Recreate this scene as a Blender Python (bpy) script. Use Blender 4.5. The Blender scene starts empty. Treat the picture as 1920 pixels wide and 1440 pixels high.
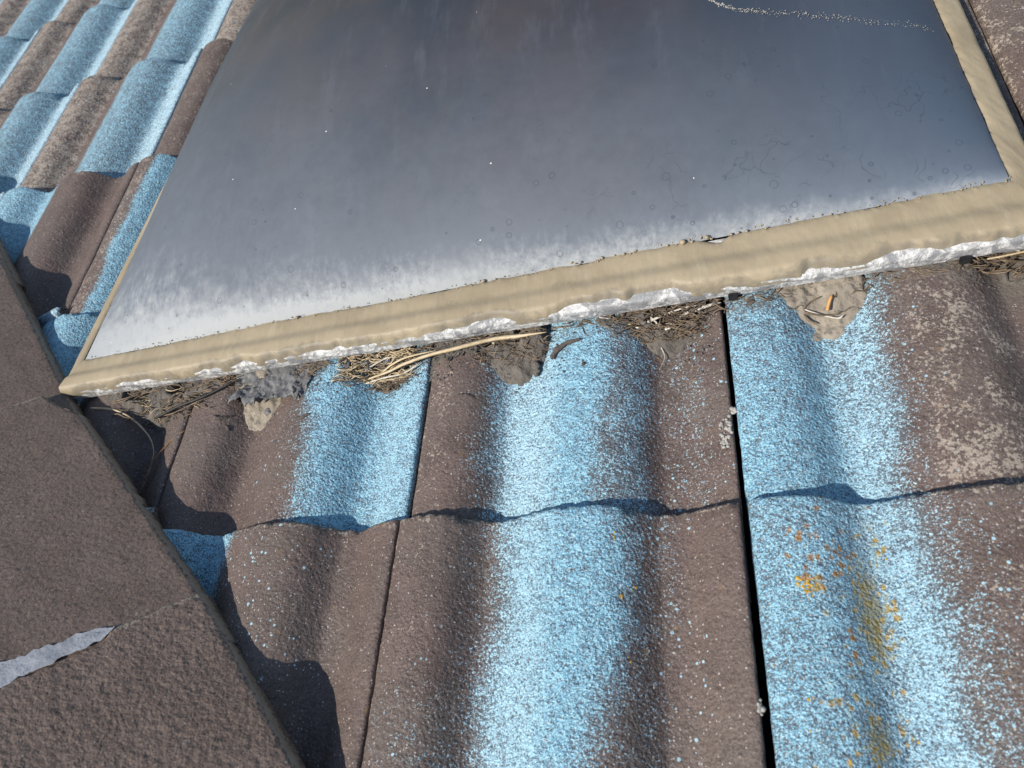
import bpy, bmesh, math, random
from mathutils import Vector, Matrix, Euler, noise

# ------------------------------------------------------------------ frame of reference
# Everything on the roof is laid out in roof coordinates (metres): x along the courses,
# y DOWN the slope, z out of the roof; ROOF turns them into the world.
PITCH = math.radians(22)
ROOF = Matrix.Translation((0, 0, 4.0)) @ Matrix.Rotation(-PITCH, 4, 'X')
sc = bpy.context.scene
C = sc.collection

# ------------------------------------------------------------------ camera
cam_d = bpy.data.cameras.new('camera'); cam = bpy.data.objects.new('camera', cam_d); C.objects.link(cam)
_R = [[0.9507733, 0.0806937, -0.2991967], [-0.1020524, -0.8301114, -0.5481792], [-0.2926012, 0.5517279, -0.7810127]]
_C = [0.302471, -0.252724, 0.58421]
_F = 1350.372
right, down, fwd = (Vector(r) for r in _R)
m = Matrix((( right.x, -down.x, -fwd.x, _C[0]), (right.y, -down.y, -fwd.y, _C[1]), (right.z, -down.z, -fwd.z, _C[2]), (0, 0, 0, 1)))
cam.matrix_world = ROOF @ m
cam_d.sensor_fit = 'HORIZONTAL'; cam_d.sensor_width = 36.0; cam_d.lens = _F / 1920 * 36
cam_d.clip_start = 0.02; cam_d.clip_end = 3000
cam_d.dof.use_dof = True; cam_d.dof.focus_distance = 0.72; cam_d.dof.aperture_fstop = 9.0
sc.camera = cam

# ------------------------------------------------------------------ light
SUN_TRAVEL = Vector((0.72, 0.88, -1.0))            # in roof coordinates
sd = (ROOF.to_3x3() @ SUN_TRAVEL).normalized()
to_sun = -sd
sun_el = math.asin(to_sun.z); sun_az = math.atan2(to_sun.x, to_sun.y)
world = bpy.data.worlds.new("World"); sc.world = world; world.use_nodes = True
wn = world.node_tree; bg = wn.nodes['Background']
sky = wn.nodes.new('ShaderNodeTexSky'); sky.sky_type = 'NISHITA'; sky.sun_disc = False
sky.sun_elevation = sun_el; sky.sun_rotation = sun_az; sky.dust_density = 0.6; sky.ozone_density = 1.6
wn.links.new(sky.outputs[0], bg.inputs[0]); bg.inputs[1].default_value = 0.12
sl = bpy.data.lights.new('sun', 'SUN'); sl.energy = 5.0; sl.angle = math.radians(0.7); sl.color = (1.0, 0.93, 0.84)
sun = bpy.data.objects.new('sun', sl); C.objects.link(sun)
sun.rotation_euler = sd.to_track_quat('-Z', 'Y').to_euler(); sun.location = (0, 0, 20)
sc.view_settings.view_transform = 'Standard'; sc.view_settings.look = 'None'
sc.view_settings.gamma = 1.0; sc.view_settings.exposure = 0.3; sc.view_settings.use_curve_mapping = False

# ------------------------------------------------------------------ helpers
def smooth(a, b, x):
    if a == b: return 1.0 if x > a else 0.0
    t = max(0.0, min(1.0, (x - a) / (b - a))); return t * t * (3 - 2 * t)
def nz(x, y, z=0.0, o=3):
    return noise.fractal(Vector((x, y, z)), 0.6, 2.0, o)
def lerp(a, b, t): return a + (b - a) * t
def interp(x, pts):
    if x <= pts[0][0]: return pts[0][1]
    for (a, b), (c, d) in zip(pts, pts[1:]):
        if x <= c: return b + (d - b) * (x - a) / (c - a)
    return pts[-1][1]

def link(o, parent=None, mat=None):
    C.objects.link(o)
    if mat is not None: o.data.materials.append(mat)
    if parent is not None: o.parent = parent
    else: o.matrix_world = ROOF @ o.matrix_world
    return o
def mesh_obj(name, verts, faces, mat=None, parent=None, smooth_sh=True, loc=(0, 0, 0), attrs=None):
    me = bpy.data.meshes.new(name); me.from_pydata(verts, [], faces)
    if smooth_sh: me.polygons.foreach_set('use_smooth', [True] * len(me.polygons))
    for k, vals in (attrs or {}).items():
        a = me.attributes.new(k, 'FLOAT', 'POINT'); a.data.foreach_set('value', vals)
    me.update()
    o = bpy.data.objects.new(name, me); o.matrix_world = Matrix.Translation(loc)
    return link(o, parent, mat)
def tag(o, label=None, cat=None, group=None, kind=None):
    for k, v in (('label', label), ('category', cat), ('group', group), ('kind', kind)):
        if v: o[k] = v
    return o
def empty(name, loc):
    o = bpy.data.objects.new(name, None); o.empty_display_size = .05; o.matrix_world = Matrix.Translation(loc)
    return link(o)

class NT:
    def __init__(s, name):
        s.m = bpy.data.materials.new(name); s.m.use_nodes = True; s.t = s.m.node_tree
        s.b = s.t.nodes['Principled BSDF']
    def n(s, typ, props=None, **inp):
        nd = s.t.nodes.new(typ)
        for k, v in (props or {}).items(): setattr(nd, k, v)
        for k, v in inp.items():
            sock = nd.inputs[int(k[1:])] if k[0] == 'i' and k[1:].isdigit() else nd.inputs[k.replace('_', ' ')]
            s.put(sock, v)
        return nd
    def put(s, sock, v):
        if isinstance(v, bpy.types.NodeSocket): s.t.links.new(v, sock)
        else: sock.default_value = v
    def math(s, op, a, b=0.0, c=None, clamp=False):
        nd = s.n('ShaderNodeMath', {'operation': op, 'use_clamp': clamp}, i0=a, i1=b)
        if c is not None: s.put(nd.inputs[2], c)
        return nd.outputs[0]
    def mix(s, f, a, b, bt='MIX'):
        nd = s.t.nodes.new('ShaderNodeMix'); nd.data_type = 'RGBA'; nd.blend_type = bt
        s.put(nd.inputs[0], f)
        for i, v in ((6, a), (7, b)):
            s.put(nd.inputs[i], v if isinstance(v, bpy.types.NodeSocket) else (*v, 1.0))
        return nd.outputs[2]
    def mr(s, v, a, b, c=0.0, d=1.0, t='SMOOTHSTEP'):
        nd = s.n('ShaderNodeMapRange', {'interpolation_type': t}, i0=v, i1=a, i2=b, i3=c, i4=d); return nd.outputs[0]
    def noise(s, vec, scale, detail=3.0, rough=0.55, dist=0.0):
        return s.n('ShaderNodeTexNoise', None, Vector=vec, Scale=scale, Detail=detail, Roughness=rough, Distortion=dist).outputs[0]
    def vor(s, vec, scale, feature='F1', out='Distance', rand=1.0):
        nd = s.n('ShaderNodeTexVoronoi', {'feature': feature}, Vector=vec, Scale=scale, Randomness=rand); return nd.outputs[out]
    def attr(s, name):
        nd = s.t.nodes.new('ShaderNodeAttribute'); nd.attribute_name = name; return nd.outputs['Fac']
    def coords(s, rnd=True, scale=None):
        tc = s.t.nodes.new('ShaderNodeTexCoord'); v = tc.outputs['Object']
        if rnd:
            oi = s.t.nodes.new('ShaderNodeObjectInfo')
            r = s.math('MULTIPLY', oi.outputs['Random'], 37.0)
            v = s.n('ShaderNodeVectorMath', {'operation': 'ADD'}, i0=v, i1=s.n('ShaderNodeCombineXYZ', None, X=r, Y=r, Z=r).outputs[0]).outputs[0]
        if scale:
            v = s.n('ShaderNodeVectorMath', {'operation': 'MULTIPLY'}, i0=v, i1=scale).outputs[0]
        return v
    def bump(s, h, dist, strength=1.0, normal=None):
        nd = s.n('ShaderNodeBump', None, Height=h, Distance=dist, Strength=strength)
        if normal is not None: s.put(nd.inputs['Normal'], normal)
        return nd.outputs[0]
    def out(s, color, rough=0.7, normal=None, spec=0.5):
        s.put(s.b.inputs['Base Color'], color if isinstance(color, bpy.types.NodeSocket) else (*color, 1.0))
        s.put(s.b.inputs['Roughness'], rough); s.put(s.b.inputs['Specular IOR Level'], spec)
        if normal is not None: s.put(s.b.inputs['Normal'], normal)
        return s.m

# ------------------------------------------------------------------ materials
def mat_tile():
    t = NT('painted_concrete_tile'); v = t.coords()
    n1 = t.noise(v, 430, 3, .6); n2 = t.noise(v, 120, 2, .5); n0 = t.noise(v, 26, 3, .6); nf = t.noise(v, 900, 2, .5)
    n = t.math('ADD', t.math('ADD', t.math('MULTIPLY', n1, .46), t.math('MULTIPLY', n2, .14)), t.math('MULTIPLY', nf, .40))
    # base brown paint, dusty and uneven
    base = t.mix(t.mr(n0, .35, .68), (.084, .058, .048), (.117, .081, .068))
    base = t.mix(t.mr(t.noise(v, 9, 3, .6), .4, .65, 0, .45), base, (.115, .096, .080))
    base = t.mix(t.mr(nf, .52, .66, 0, .55), base, (.21, .175, .155))
    base = t.mix(t.mr(n1, .5, .34, 0, .6), base, (.046, .034, .031))
    # powder-blue spatter over a thin veil of the same paint
    bl = t.attr('blue'); base = t.mix(t.math('MULTIPLY', t.mr(bl, .25, 1.0), .62), base, (.105, .165, .205)); bl2 = t.math('ADD', bl, t.math('MULTIPLY', t.math('SUBTRACT', n0, .5), t.math('MULTIPLY', t.math('MULTIPLY', bl, t.math('SUBTRACT', 1.0, bl)), 2.2)))
    th = t.mr(bl2, 0, 1, .635, .464, 'LINEAR')
    mask = t.mr(t.math('SUBTRACT', n, th), -.050, .048)
    mask = t.math('MULTIPLY', mask, t.mr(bl, .0, .06))
    bc = t.mix(t.mr(n2, .38, .66), (.105, .275, .395), (.190, .395, .505))
    bc = t.mix(t.mr(nf, .45, .66, 0, .8), bc, (.38, .60, .68))
    bc = t.mix(t.math('MULTIPLY', t.attr('pale'), .75), bc, (.46, .62, .68))
    col = t.mix(mask, base, bc)
    # beige weathering specks
    be = t.attr('beige'); v2 = t.n('ShaderNodeVectorMath', {'operation': 'ADD'}, i0=v, i1=(3.1, 7.7, 1.3)).outputs[0]
    m1 = t.noise(v2, 290, 4, .75); m2 = t.noise(v2, 60, 2, .5)
    bb = t.math('ADD', t.math('MULTIPLY', m1, .75), t.math('MULTIPLY', m2, .25))
    bm = t.mr(t.math('SUBTRACT', bb, t.mr(be, 0, 1, .70, .485, 'LINEAR')), -.012, .035)
    col = t.mix(t.math('MULTIPLY', bm, .85), col, (.33, .28, .225))
    # round paint droplets and pale grains, everywhere a few
    for scale, amt, c, o in ((230, 1.0, (.34, .56, .64), 0), (420, 1.0, (.42, .40, .37), 5)):
        vo = t.n('ShaderNodeTexVoronoi', {'feature': 'F1'}, Vector=v if o == 0 else v2, Scale=float(scale))
        sepc = t.n('ShaderNodeSeparateColor', None, Color=vo.outputs['Color'])
        pick = t.math('LESS_THAN', sepc.outputs[0], t.math('ADD', (.03 if o == 0 else .16), t.math('MULTIPLY', t.attr('dots'), .5)))
        rad = t.mr(sepc.outputs[1], 0, 1, .08, .34, 'LINEAR')
        inside = t.math('LESS_THAN', vo.outputs['Distance'], rad)
        if o == 0: inside = t.math('MULTIPLY', inside, t.mr(t.attr('dots'), .0, .2))
        col = t.mix(t.math('MULTIPLY', t.math('MULTIPLY', pick, inside), .75 * amt), col, c)
    dm = t.mr(t.math('ADD', t.attr('dirt'), t.math('MULTIPLY', t.math('SUBTRACT', t.math('ADD', t.math('MULTIPLY', n0, .5), t.math('MULTIPLY', m1, .5)), .5), 2.6)), .35, .85)
    col = t.mix(t.math('MULTIPLY', dm, .85), col, t.mix(n1, (.075, .065, .055), (.16, .14, .115)))
    # lichen: golden and rusty rosettes
    v3 = t.n('ShaderNodeVectorMath', {'operation': 'ADD'}, i0=v, i1=t.n('ShaderNodeVectorMath', {'operation': 'SCALE'}, i0=t.n('ShaderNodeTexNoise', None, Vector=v, Scale=220.0).outputs['Color'], Scale=.004).outputs[0]).outputs[0]
    for at, c1, c2, scv in (('gold', (.42, .25, .03), (.23, .18, .05), 190.), ('rust', (.30, .13, .045), (.22, .13, .06), 190.)):
        vo = t.n('ShaderNodeTexVoronoi', {'feature': 'F1'}, Vector=v3, Scale=scv)
        sepc = t.n('ShaderNodeSeparateColor', None, Color=vo.outputs['Color'])
        pick = t.mr(t.math('SUBTRACT', t.attr(at), sepc.outputs[0]), -.02, .05)
        spot = t.mr(t.math('ADD', vo.outputs['Distance'], t.math('MULTIPLY', t.math('SUBTRACT', nf, .5), 1.2)), .62, .30)
        col = t.mix(t.math('MULTIPLY', t.math('MULTIPLY', pick, spot), .85), col, t.mix(t.mr(n1, .4, .6), c2, c1))
    col = t.mix(t.math('MULTIPLY', t.mr(t.math('ADD', t.attr('gold'), t.math('ADD', t.math('MULTIPLY', t.math('SUBTRACT', n1, .5), 2.0), t.math('MULTIPLY', t.math('SUBTRACT', n2, .5), 1.6))), .45, 1.0), .75), col, (.215, .165, .045))
    h = t.math('ADD', t.math('MULTIPLY', t.noise(v, 240, 3, .6), .7), t.math('MULTIPLY', t.noise(v, 90, 2, .5), .6))
    h = t.math('ADD', h, t.math('MULTIPLY', t.math('ADD', t.math('MULTIPLY', t.noise(v, 380, 2, .5), 1.5), t.math('MULTIPLY', mask, .12)), t.mr(bl, 0, .8, .25, 1.0, 'LINEAR')))
    nrm = t.bump(h, .0022, .85)
    return t.out(col, t.mr(mask, 0, 1, .62, .85), nrm, .35)

def mat_cap():
    t = NT('hip_cap_paint'); v = t.coords()
    n1 = t.noise(v, 230, 3, .6); n0 = t.noise(v, 14, 3, .6); nf = t.noise(v, 620, 2, .5)
    base = t.mix(t.mr(n0, .35, .65), (.112, .078, .060), (.136, .097, .077))
    base = t.mix(t.mr(nf, .53, .70, 0, .6), base, (.20, .17, .145))
    base = t.mix(t.mr(n1, .50, .33, 0, .6), base, (.040, .030, .026))
    vo = t.n('ShaderNodeTexVoronoi', {'feature': 'F1'}, Vector=v, Scale=150.0)
    sp = t.n('ShaderNodeSeparateColor', None, Color=vo.outputs['Color'])
    dot = t.math('MULTIPLY', t.math('LESS_THAN', sp.outputs[0], .07), t.math('LESS_THAN', vo.outputs['Distance'], t.mr(sp.outputs[1], 0, 1, .05, .28, 'LINEAR')))
    col = t.mix(t.math('MULTIPLY', dot, .7), base, (.24, .20, .165))
    ed = t.attr('edge')
    col = t.mix(t.mr(t.math('ADD', ed, t.math('MULTIPLY', t.math('SUBTRACT', n1, .5), 1.4)), .4, .85, 0, .8), col, (.26, .215, .17))  # cap edges paler; at the nose the lit joint line is painted in
    d = t.attr('dimple')
    big = t.noise(v, 135, 2, .45)
    h = t.math('ADD', t.math('MULTIPLY', t.noise(v, 270, 3, .6), .75), t.math('MULTIPLY', big, t.mr(d, 0, 1, .5, 2.0, 'LINEAR')))
    return t.out(col, .62, t.bump(h, .0015, .7), .4)

def mat_sealant():
    t = NT('beige_sealant'); v = t.coords(False); vs = t.coords(False, (1, .22, 1))
    n0 = t.noise(v, 12, 4, .6); n1 = t.noise(vs, 110, 4, .6); n2 = t.noise(v, 60, 4, .65, 1.2)
    col = t.mix(t.mr(n0, .35, .65), (.265, .215, .138), (.325, .268, .175))
    col = t.mix(t.mr(n1, .52, .75, 0, .35), col, (.37, .325, .235))
    col = t.mix(t.mr(n2, .60, .78, 0, .4), col, (.17, .15, .105))
    col = t.mix(t.mr(t.math('ADD', t.attr('edge'), t.math('MULTIPLY', t.math('SUBTRACT', n2, .5), 1.2)), .55, 1.1, 0, .7), col, (.145, .13, .10))
    smear = t.noise(vs, 34, 3, .5, 1.0)
    h = t.math('ADD', t.math('ADD', t.math('MULTIPLY', smear, .5), t.math('MULTIPLY', n1, .35)), t.math('MULTIPLY', t.noise(v, 160, 3, .6), .16))
    return t.out(col, .55, t.bump(h, .003, .5), .35)

def mat_white():
    t = NT('white_flaking_paint'); v = t.coords(False); vs = t.coords(False, (1, .5, 1))
    n0 = t.noise(v, 38, 5, .7, 1.5); n1 = t.noise(v, 170, 4, .7, .8)
    col = t.mix(t.mr(n1, .40, .62), (.34, .34, .325), (.58, .58, .56))
    col = t.mix(t.mr(n0, .50, .55), col, (.22, .225, .225))
    col = t.mix(t.mr(t.math('ABSOLUTE', t.math('SUBTRACT', n0, .5)), .012, .0, 0, .8), col, (.10, .095, .085))
    h = t.math('ADD', n0, t.math('MULTIPLY', n1, .5))
    return t.out(col, .5, t.bump(h, .003, .6), .4)

def mat_dome():
    t = NT('weathered_smoked_acrylic'); v = t.coords(False)
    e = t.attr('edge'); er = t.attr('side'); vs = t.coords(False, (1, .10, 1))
    st = t.noise(vs, 170, 5, .7); n0 = t.noise(v, 7, 3, .5); n1 = t.noise(v, 60, 4, .65); nf = t.noise(v, 420, 2, .5)
    sep = t.n('ShaderNodeSeparateXYZ', None, Vector=v)
    base = t.mix(t.mr(n0, .35, .68), (.014, .015, .021), (.034, .024, .023))
    base = t.mix(t.mr(t.noise(v, 4, 4, .65, .8), .45, .7, 0, .35), base, (.050, .054, .064))
    base = t.mix(t.mr(t.noise(vs, 40, 4, .7), .52, .75, 0, .35), base, (.075, .080, .090))
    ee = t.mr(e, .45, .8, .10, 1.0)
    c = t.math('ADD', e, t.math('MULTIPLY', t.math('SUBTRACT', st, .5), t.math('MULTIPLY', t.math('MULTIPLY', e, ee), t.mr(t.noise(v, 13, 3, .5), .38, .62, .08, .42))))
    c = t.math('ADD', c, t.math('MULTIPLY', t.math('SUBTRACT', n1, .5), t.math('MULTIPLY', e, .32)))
    chalk_sheen = t.mix(t.mr(c, .70, 1.02), (.150, .172, .198), (.33, .345, .345))
    col = t.mix(t.mr(c, .06, .95, 0, 1, 'LINEAR'), base, chalk_sheen)  # chalky weathering, with the brighter sheen of the sloping edges painted in too
    col = t.mix(t.math('MULTIPLY', er, .6), col, (.070, .115, .175))  # bluish grazing sky haze on the right flank, put into the colour
    # dried water rings and dark grime spots in the weathered zone
    vo = t.n('ShaderNodeTexVoronoi', {'feature': 'F1'}, Vector=v, Scale=62.0)
    sp = t.n('ShaderNodeSeparateColor', None, Color=vo.outputs['Color'])
    rr = t.mr(sp.outputs[1], 0, 1, .07, .24, 'LINEAR')
    ring = t.mr(t.math('ABSOLUTE', t.math('SUBTRACT', vo.outputs['Distance'], rr)), .045, .0)
    ring = t.math('MULTIPLY', ring, t.math('LESS_THAN', sp.outputs[0], t.mr(t.math('MAXIMUM', t.attr('rings'), t.math('MULTIPLY', e, .35)), 0, 1, .015, .55, 'LINEAR')))
    col = t.mix(t.math('MULTIPLY', ring, .5), col, (.035, .045, .065))
    vo2 = t.n('ShaderNodeTexVoronoi', {'feature': 'F1'}, Vector=v, Scale=110.0)
    sp2 = t.n('ShaderNodeSeparateColor', None, Color=vo2.outputs['Color'])
    spot = t.math('MULTIPLY', t.math('LESS_THAN', sp2.outputs[0], t.mr(e, 0, 1, .02, .16, 'LINEAR')), t.mr(vo2.outputs['Distance'], t.mr(sp2.outputs[1], 0, 1, .05, .26, 'LINEAR'), .0))
    col = t.mix(t.math('MULTIPLY', spot, .65), col, (.04, .05, .06))
    lt = t.math('MULTIPLY', t.math('GREATER_THAN', sp2.outputs[0], .985), t.math('LESS_THAN', vo2.outputs['Distance'], .10))
    col = t.mix(lt, col, (.55, .53, .46))
    # hair scratches
    vsc = t.n('ShaderNodeTexVoronoi', {'feature': 'DISTANCE_TO_EDGE'}, Vector=t.n('ShaderNodeVectorMath', {'operation': 'ADD'}, i0=t.coords(False, (1, .6, 1)), i1=t.n('ShaderNodeVectorMath', {'operation': 'SCALE'}, i0=t.n('ShaderNodeTexNoise', None, Vector=v, Scale=30.0).outputs['Color'], Scale=.05).outputs[0]).outputs[0], Scale=38.0)
    scr = t.math('MULTIPLY', t.mr(vsc.outputs['Distance'], .022, .0), t.math('MULTIPLY', t.mr(t.noise(v, 17, 2, .5), .52, .62), t.math('MAXIMUM', t.attr('rings'), .12)))
    col = t.mix(t.math('MULTIPLY', scr, .5), col, (.03, .035, .045))
    rough = t.math('ADD', t.mr(c, 0, .8, .34, .60), t.mr(n1, .3, .7, -.04, .06))
    h = t.math('ADD', t.math('MULTIPLY', nf, .2), t.noise(v, 30, 3, .5))
    return t.out(col, rough, t.bump(h, .0006, .35), .15)

def mat_simple(name, c1, c2, scale=60, rough=.8, bd=.002, bs=.6, c3=None, spec=.3):
    t = NT(name); v = t.coords(False); n = t.noise(v, scale, 5, .65); n2 = t.noise(v, scale * 4, 3, .6)
    col = t.mix(t.mr(n, .35, .65), c1, c2)
    if c3: col = t.mix(t.mr(n2, .55, .68, 0, .8), col, c3)
    return t.out(col, rough, t.bump(t.math('ADD', n, t.math('MULTIPLY', n2, .5)), bd, bs), spec)

def mat_straw(name, c1, c2):
    t = NT(name); v = t.coords(True)
    col = t.mix(t.mr(t.noise(v, 90, 3, .6), .35, .65), c1, c2)
    fib = t.noise(t.coords(True, (.15, 1, 1)), 900, 2, .5)
    return t.out(col, .55, t.bump(fib, .0004, .5), .35)

M_TILE = mat_tile(); M_CAP = mat_cap(); M_SEAL = mat_sealant(); M_WHITE = mat_white(); M_DOME = mat_dome()
M_DECK = mat_simple('dark_underlay', (.012, .011, .011), (.022, .02, .019), 20, .9)
M_MUD = mat_simple('dried_tan_mud', (.19, .165, .13), (.27, .235, .185), 55, .9, .003, .8, (.13, .115, .095))
M_MUDG = mat_simple('grey_dirt', (.078, .071, .063), (.145, .130, .110), 70, .9, .004, .9, (.06, .055, .05))
M_FLASH = mat_simple('grey_bituminous_flashing', (.085, .085, .086), (.15, .15, .15), 45, .75, .003, .8, (.21, .21, .20))
M_CURB = mat_simple('grimy_curb', (.11, .10, .085), (.16, .15, .125), 30, .8, .001, .5, (.06, .055, .05))
M_BLACK = mat_simple('black_rubber', (.010, .010, .011), (.018, .018, .018), 80, .6)
M_MORTAR = mat_simple('bare_grey_cement', (.27, .28, .30), (.37, .38, .40), 60, .7, .0015, .6, (.20, .20, .21))
M_CRUST = mat_simple('whitish_crust', (.30, .29, .26), (.42, .40, .36), 160, .9, .002, .8, (.2, .19, .17))
M_LICH = mat_simple('golden_lichen', (.44, .25, .02), (.56, .35, .05), 260, .85, .001, .8, (.32, .16, .02))
M_WORM = mat_simple('dark_dried_lump', (.070, .058, .050), (.11, .092, .080), 160, .9, .002, .9, (.05, .04, .035))
M_S1 = mat_straw('pale_straw', (.40, .31, .18), (.52, .42, .27))
M_S2 = mat_straw('bleached_straw', (.42, .38, .31), (.58, .54, .46))
M_S3 = mat_straw('brown_straw', (.085, .062, .040), (.19, .14, .09))
M_S4 = mat_straw('orange_stem', (.50, .26, .09), (.58, .33, .13))
M_S5 = mat_straw('black_twig', (.020, .019, .018), (.045, .042, .038))
M_S6 = mat_straw('rusty_stem', (.20, .095, .03), (.30, .15, .05))

# ------------------------------------------------------------------ ground far below
gm = mat_simple('ground_soil', (.09, .085, .06), (.07, .10, .045), .5, .95, .02, .3)
me = bpy.data.meshes.new('ground'); S = 1500
me.from_pydata([(-S, -S, 0), (S, -S, 0), (S, S, 0), (-S, S, 0)], [], [(0, 1, 2, 3)]); me.materials.append(gm)
ground = bpy.data.objects.new('ground', me); C.objects.link(ground); tag(ground, kind='structure')

# ------------------------------------------------------------------ roof tiles
G, W, TT = 0.333, 0.300, 0.0128
PROF = [(0, .0195), (.012, .0224), (.05, .0266), (.105, .0286), (.155, .0272), (.198, .0218), (.233, .0138), (.260, .0080), (.284, .0052), (.315, .0062), (.40, .0160), (.47, .0250), (.54, .0292), (.60, .0298),
        (.652, .0272), (.700, .0202), (.735, .0118), (.762, .0056), (.782, .0028), (.81, .0026), (.85, .0040), (.885, .0100), (.94, .0178), (.985, .0215), (1.0, .0200)]
def pchip(pts):
    n = len(pts); x = [p[0] for p in pts]; y = [p[1] for p in pts]
    d = [(y[i + 1] - y[i]) / (x[i + 1] - x[i]) for i in range(n - 1)]
    mm = [d[0]] + [0 if d[i - 1] * d[i] <= 0 else 2 * d[i - 1] * d[i] / (d[i - 1] + d[i]) for i in range(1, n - 1)] + [d[-1]]
    def f(t):
        t = min(max(t, x[0]), x[-1]); i = 0
        while i < n - 2 and t > x[i + 1]: i += 1
        h = x[i + 1] - x[i]; s = (t - x[i]) / h
        return y[i] * (1 + 2 * s) * (1 - s) ** 2 + mm[i] * h * s * (1 - s) ** 2 + y[i + 1] * s * s * (3 - 2 * s) + mm[i + 1] * h * s * s * (s - 1)
    return f
prof = pchip(PROF)
def surf(x, y):
    k = math.ceil(y / G); return prof((x / W) % 1.0) + TT * (y - (k - 1) * G) / G

HIP_C = -0.285                     # the hip edge runs along x + y = HIP_C (roof coordinates)

def band(f, a, b, s=.05): return smooth(a - s, a + s, f) * (1 - smooth(b - s, b + s, f))
# per tile stain pattern: returns (blue, pale, beige, dots, gold, rust); f across 0..1, g 0 at head .. 1 at nose (downslope)
def pattern(r, c, f, g, x, y):
    w = .035 * nz(x * 9, y * 9, r * 3.1 + c)           # wobble of the edges
    f_ = f + w
    bl = pa = be = do = go = ru = 0.0
    if (r, c) == (0, 0):
        bl = band(f_, lerp(.27, .31, g), lerp(.60, .72, smooth(0.35, .75, g)), .11)
        bl = max(bl, .34 * (1 - smooth(.35, .65, g)) * band(f_, .05, .30, .08), .36 * band(f_, .60, .76, .04))
        pa = .55 * band(f, .28, .48, .06) * (1 - .3 * g); be = .45 * band(f, -.2, .16, .06) * smooth(.3, .9, g)
        do = .5 * band(f, .74, .88, .03) + .35 * band(f, .0, .3, .1) * (1 - g); bl = max(bl, .30 * band(f, .76, .82, .03) * smooth(.6, .9, g))
    elif (r, c) == (0, 1):
        bl = (.86 + .14 * smooth(.22, .36, f)) * band(f_, -.3, lerp(.46, .40, g), .10); bl = max(bl, .45 * band(f_, .3, lerp(.62, .46, g), .09)); pa = .45 * band(f, .25, .45, .06)
        be = .95 * smooth(.40, .6, f) * (.75 + .5 * nz(x * 14, y * 14)); do = .25 * band(f, .4, .6, .1)
        for sx, sy, rx, ry, a in ((.385, -.028, .014, .030, .55), (.378, -.084, .013, .045, .97), (.378, -.10, .006, .03, 1.0), (.366, -.168, .014, .018, .95), (.352, -.06, .03, .04, .16), (.36, -.16, .035, .06, .30), (.342, -.070, .006, .007, .9), (.378, -.13, .02, .04, .35)):
            go = max(go, a * math.exp(-((x - sx) / rx) ** 2 - ((y - sy) / ry) ** 2))
        for sx, sy, rx, ry, a in ((.356, -.049, .008, .009, 1.0), (.348, -.045, .020, .026, .50), (.352, -.115, .03, .04, .06)):
            ru = max(ru, a * math.exp(-((x - sx) / rx) ** 2 - ((y - sy) / ry) ** 2))
    elif (r, c) == (0, -1):
        bl = band(f_, .05, lerp(.30, .40, g), .05); be = .25 * band(f, .4, .6, .1); do = .35 * band(f, .35, .75, .1)
        be = max(be, .35 * band(f, .87, 1.1, .03))
    elif (r, c) == (1, 0):
        bl = band(f_, .235, lerp(.60, .70, g * 1.2), .08); bl = max(bl, .62 * band(f_, .5, .76, .05), .22 * band(f_, .75, .92, .04), .40 * band(f_, .76, .88, .05) * smooth(.7, .95, g) * 0)
        pa = .6 * band(f, .25, .45, .06); be = .55 * band(f, -.2, .12, .05); do = .5 * band(f, .2, .32, .04) + .35 * smooth(.75, .8, f)
    elif (r, c) == (1, 1):
        bl = band(f_, -.3, lerp(.42, .47, g), .09); bl = bl * (.62 + .38 * max(smooth(.1, .5, f), 1 - g)); pa = .5 * band(f, .28, .45, .05)
        be = .95 * band(f, .47, .78, .06) * (.8 + .4 * nz(x * 14, y * 14)); do = .3 * band(f, .4, .55, .05)
    elif (r, c) == (1, -1):
        bl = band(f_, lerp(.60, .47, g), lerp(1.1, .98, g), .09); pa = .25 * band(f, .82, 1, .04); be = .15; do = .2 * band(f, .35, .6, .1)
    elif (r, c) == (1, -2): bl = band(f_, -.3, .36, .04); be = .2
    elif (r, c) == (2, -3):
        bl = band(f_, -.3, .42, .05); pa = .15; be = .35 * band(f, .5, .95, .1)
    elif (r, c) == (2, -2):
        bl = band(f_, .13, .5, .03); be = .7 * band(f, -.1, .14, .04) + .3 * band(f, .5, 1, .1); do = .3
    elif (r, c) == (3, -2): bl = band(f_, .8, 1.1, .05); be = .55
    else:
        h = math.sin(r * 12.9898 + c * 78.233) * 43758.5453; h -= math.floor(h)
        if c >= (2 if r < 2 else 1):
            bl = 0 if h < .6 else band(f_, .5, .9, .06); be = .75 * (.7 + .5 * nz(x * 14, y * 14)); pa = 0
        elif h < .8 or c < -1:
            bl = (.80 + .2 * band(f, .78, 1.1, .03)) * band(f_, .38 + .06 * h, 1.1, .07); pa = .85 * band(f, .78, 1.1, .03) + .12; be = .85 * band(f, -.2, .3, .04) + .2; do = .3 * band(f, -.2, .4, .05)
        else:
            bl = band(f_, -.2, .35, .06); be = .4 * smooth(.4, .6, f)
        if (r, c) == (1, -3): pa = 0.0
    return [max(0.0, min(1.0, q)) for q in (bl, pa, be, do, go, ru)]

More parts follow.
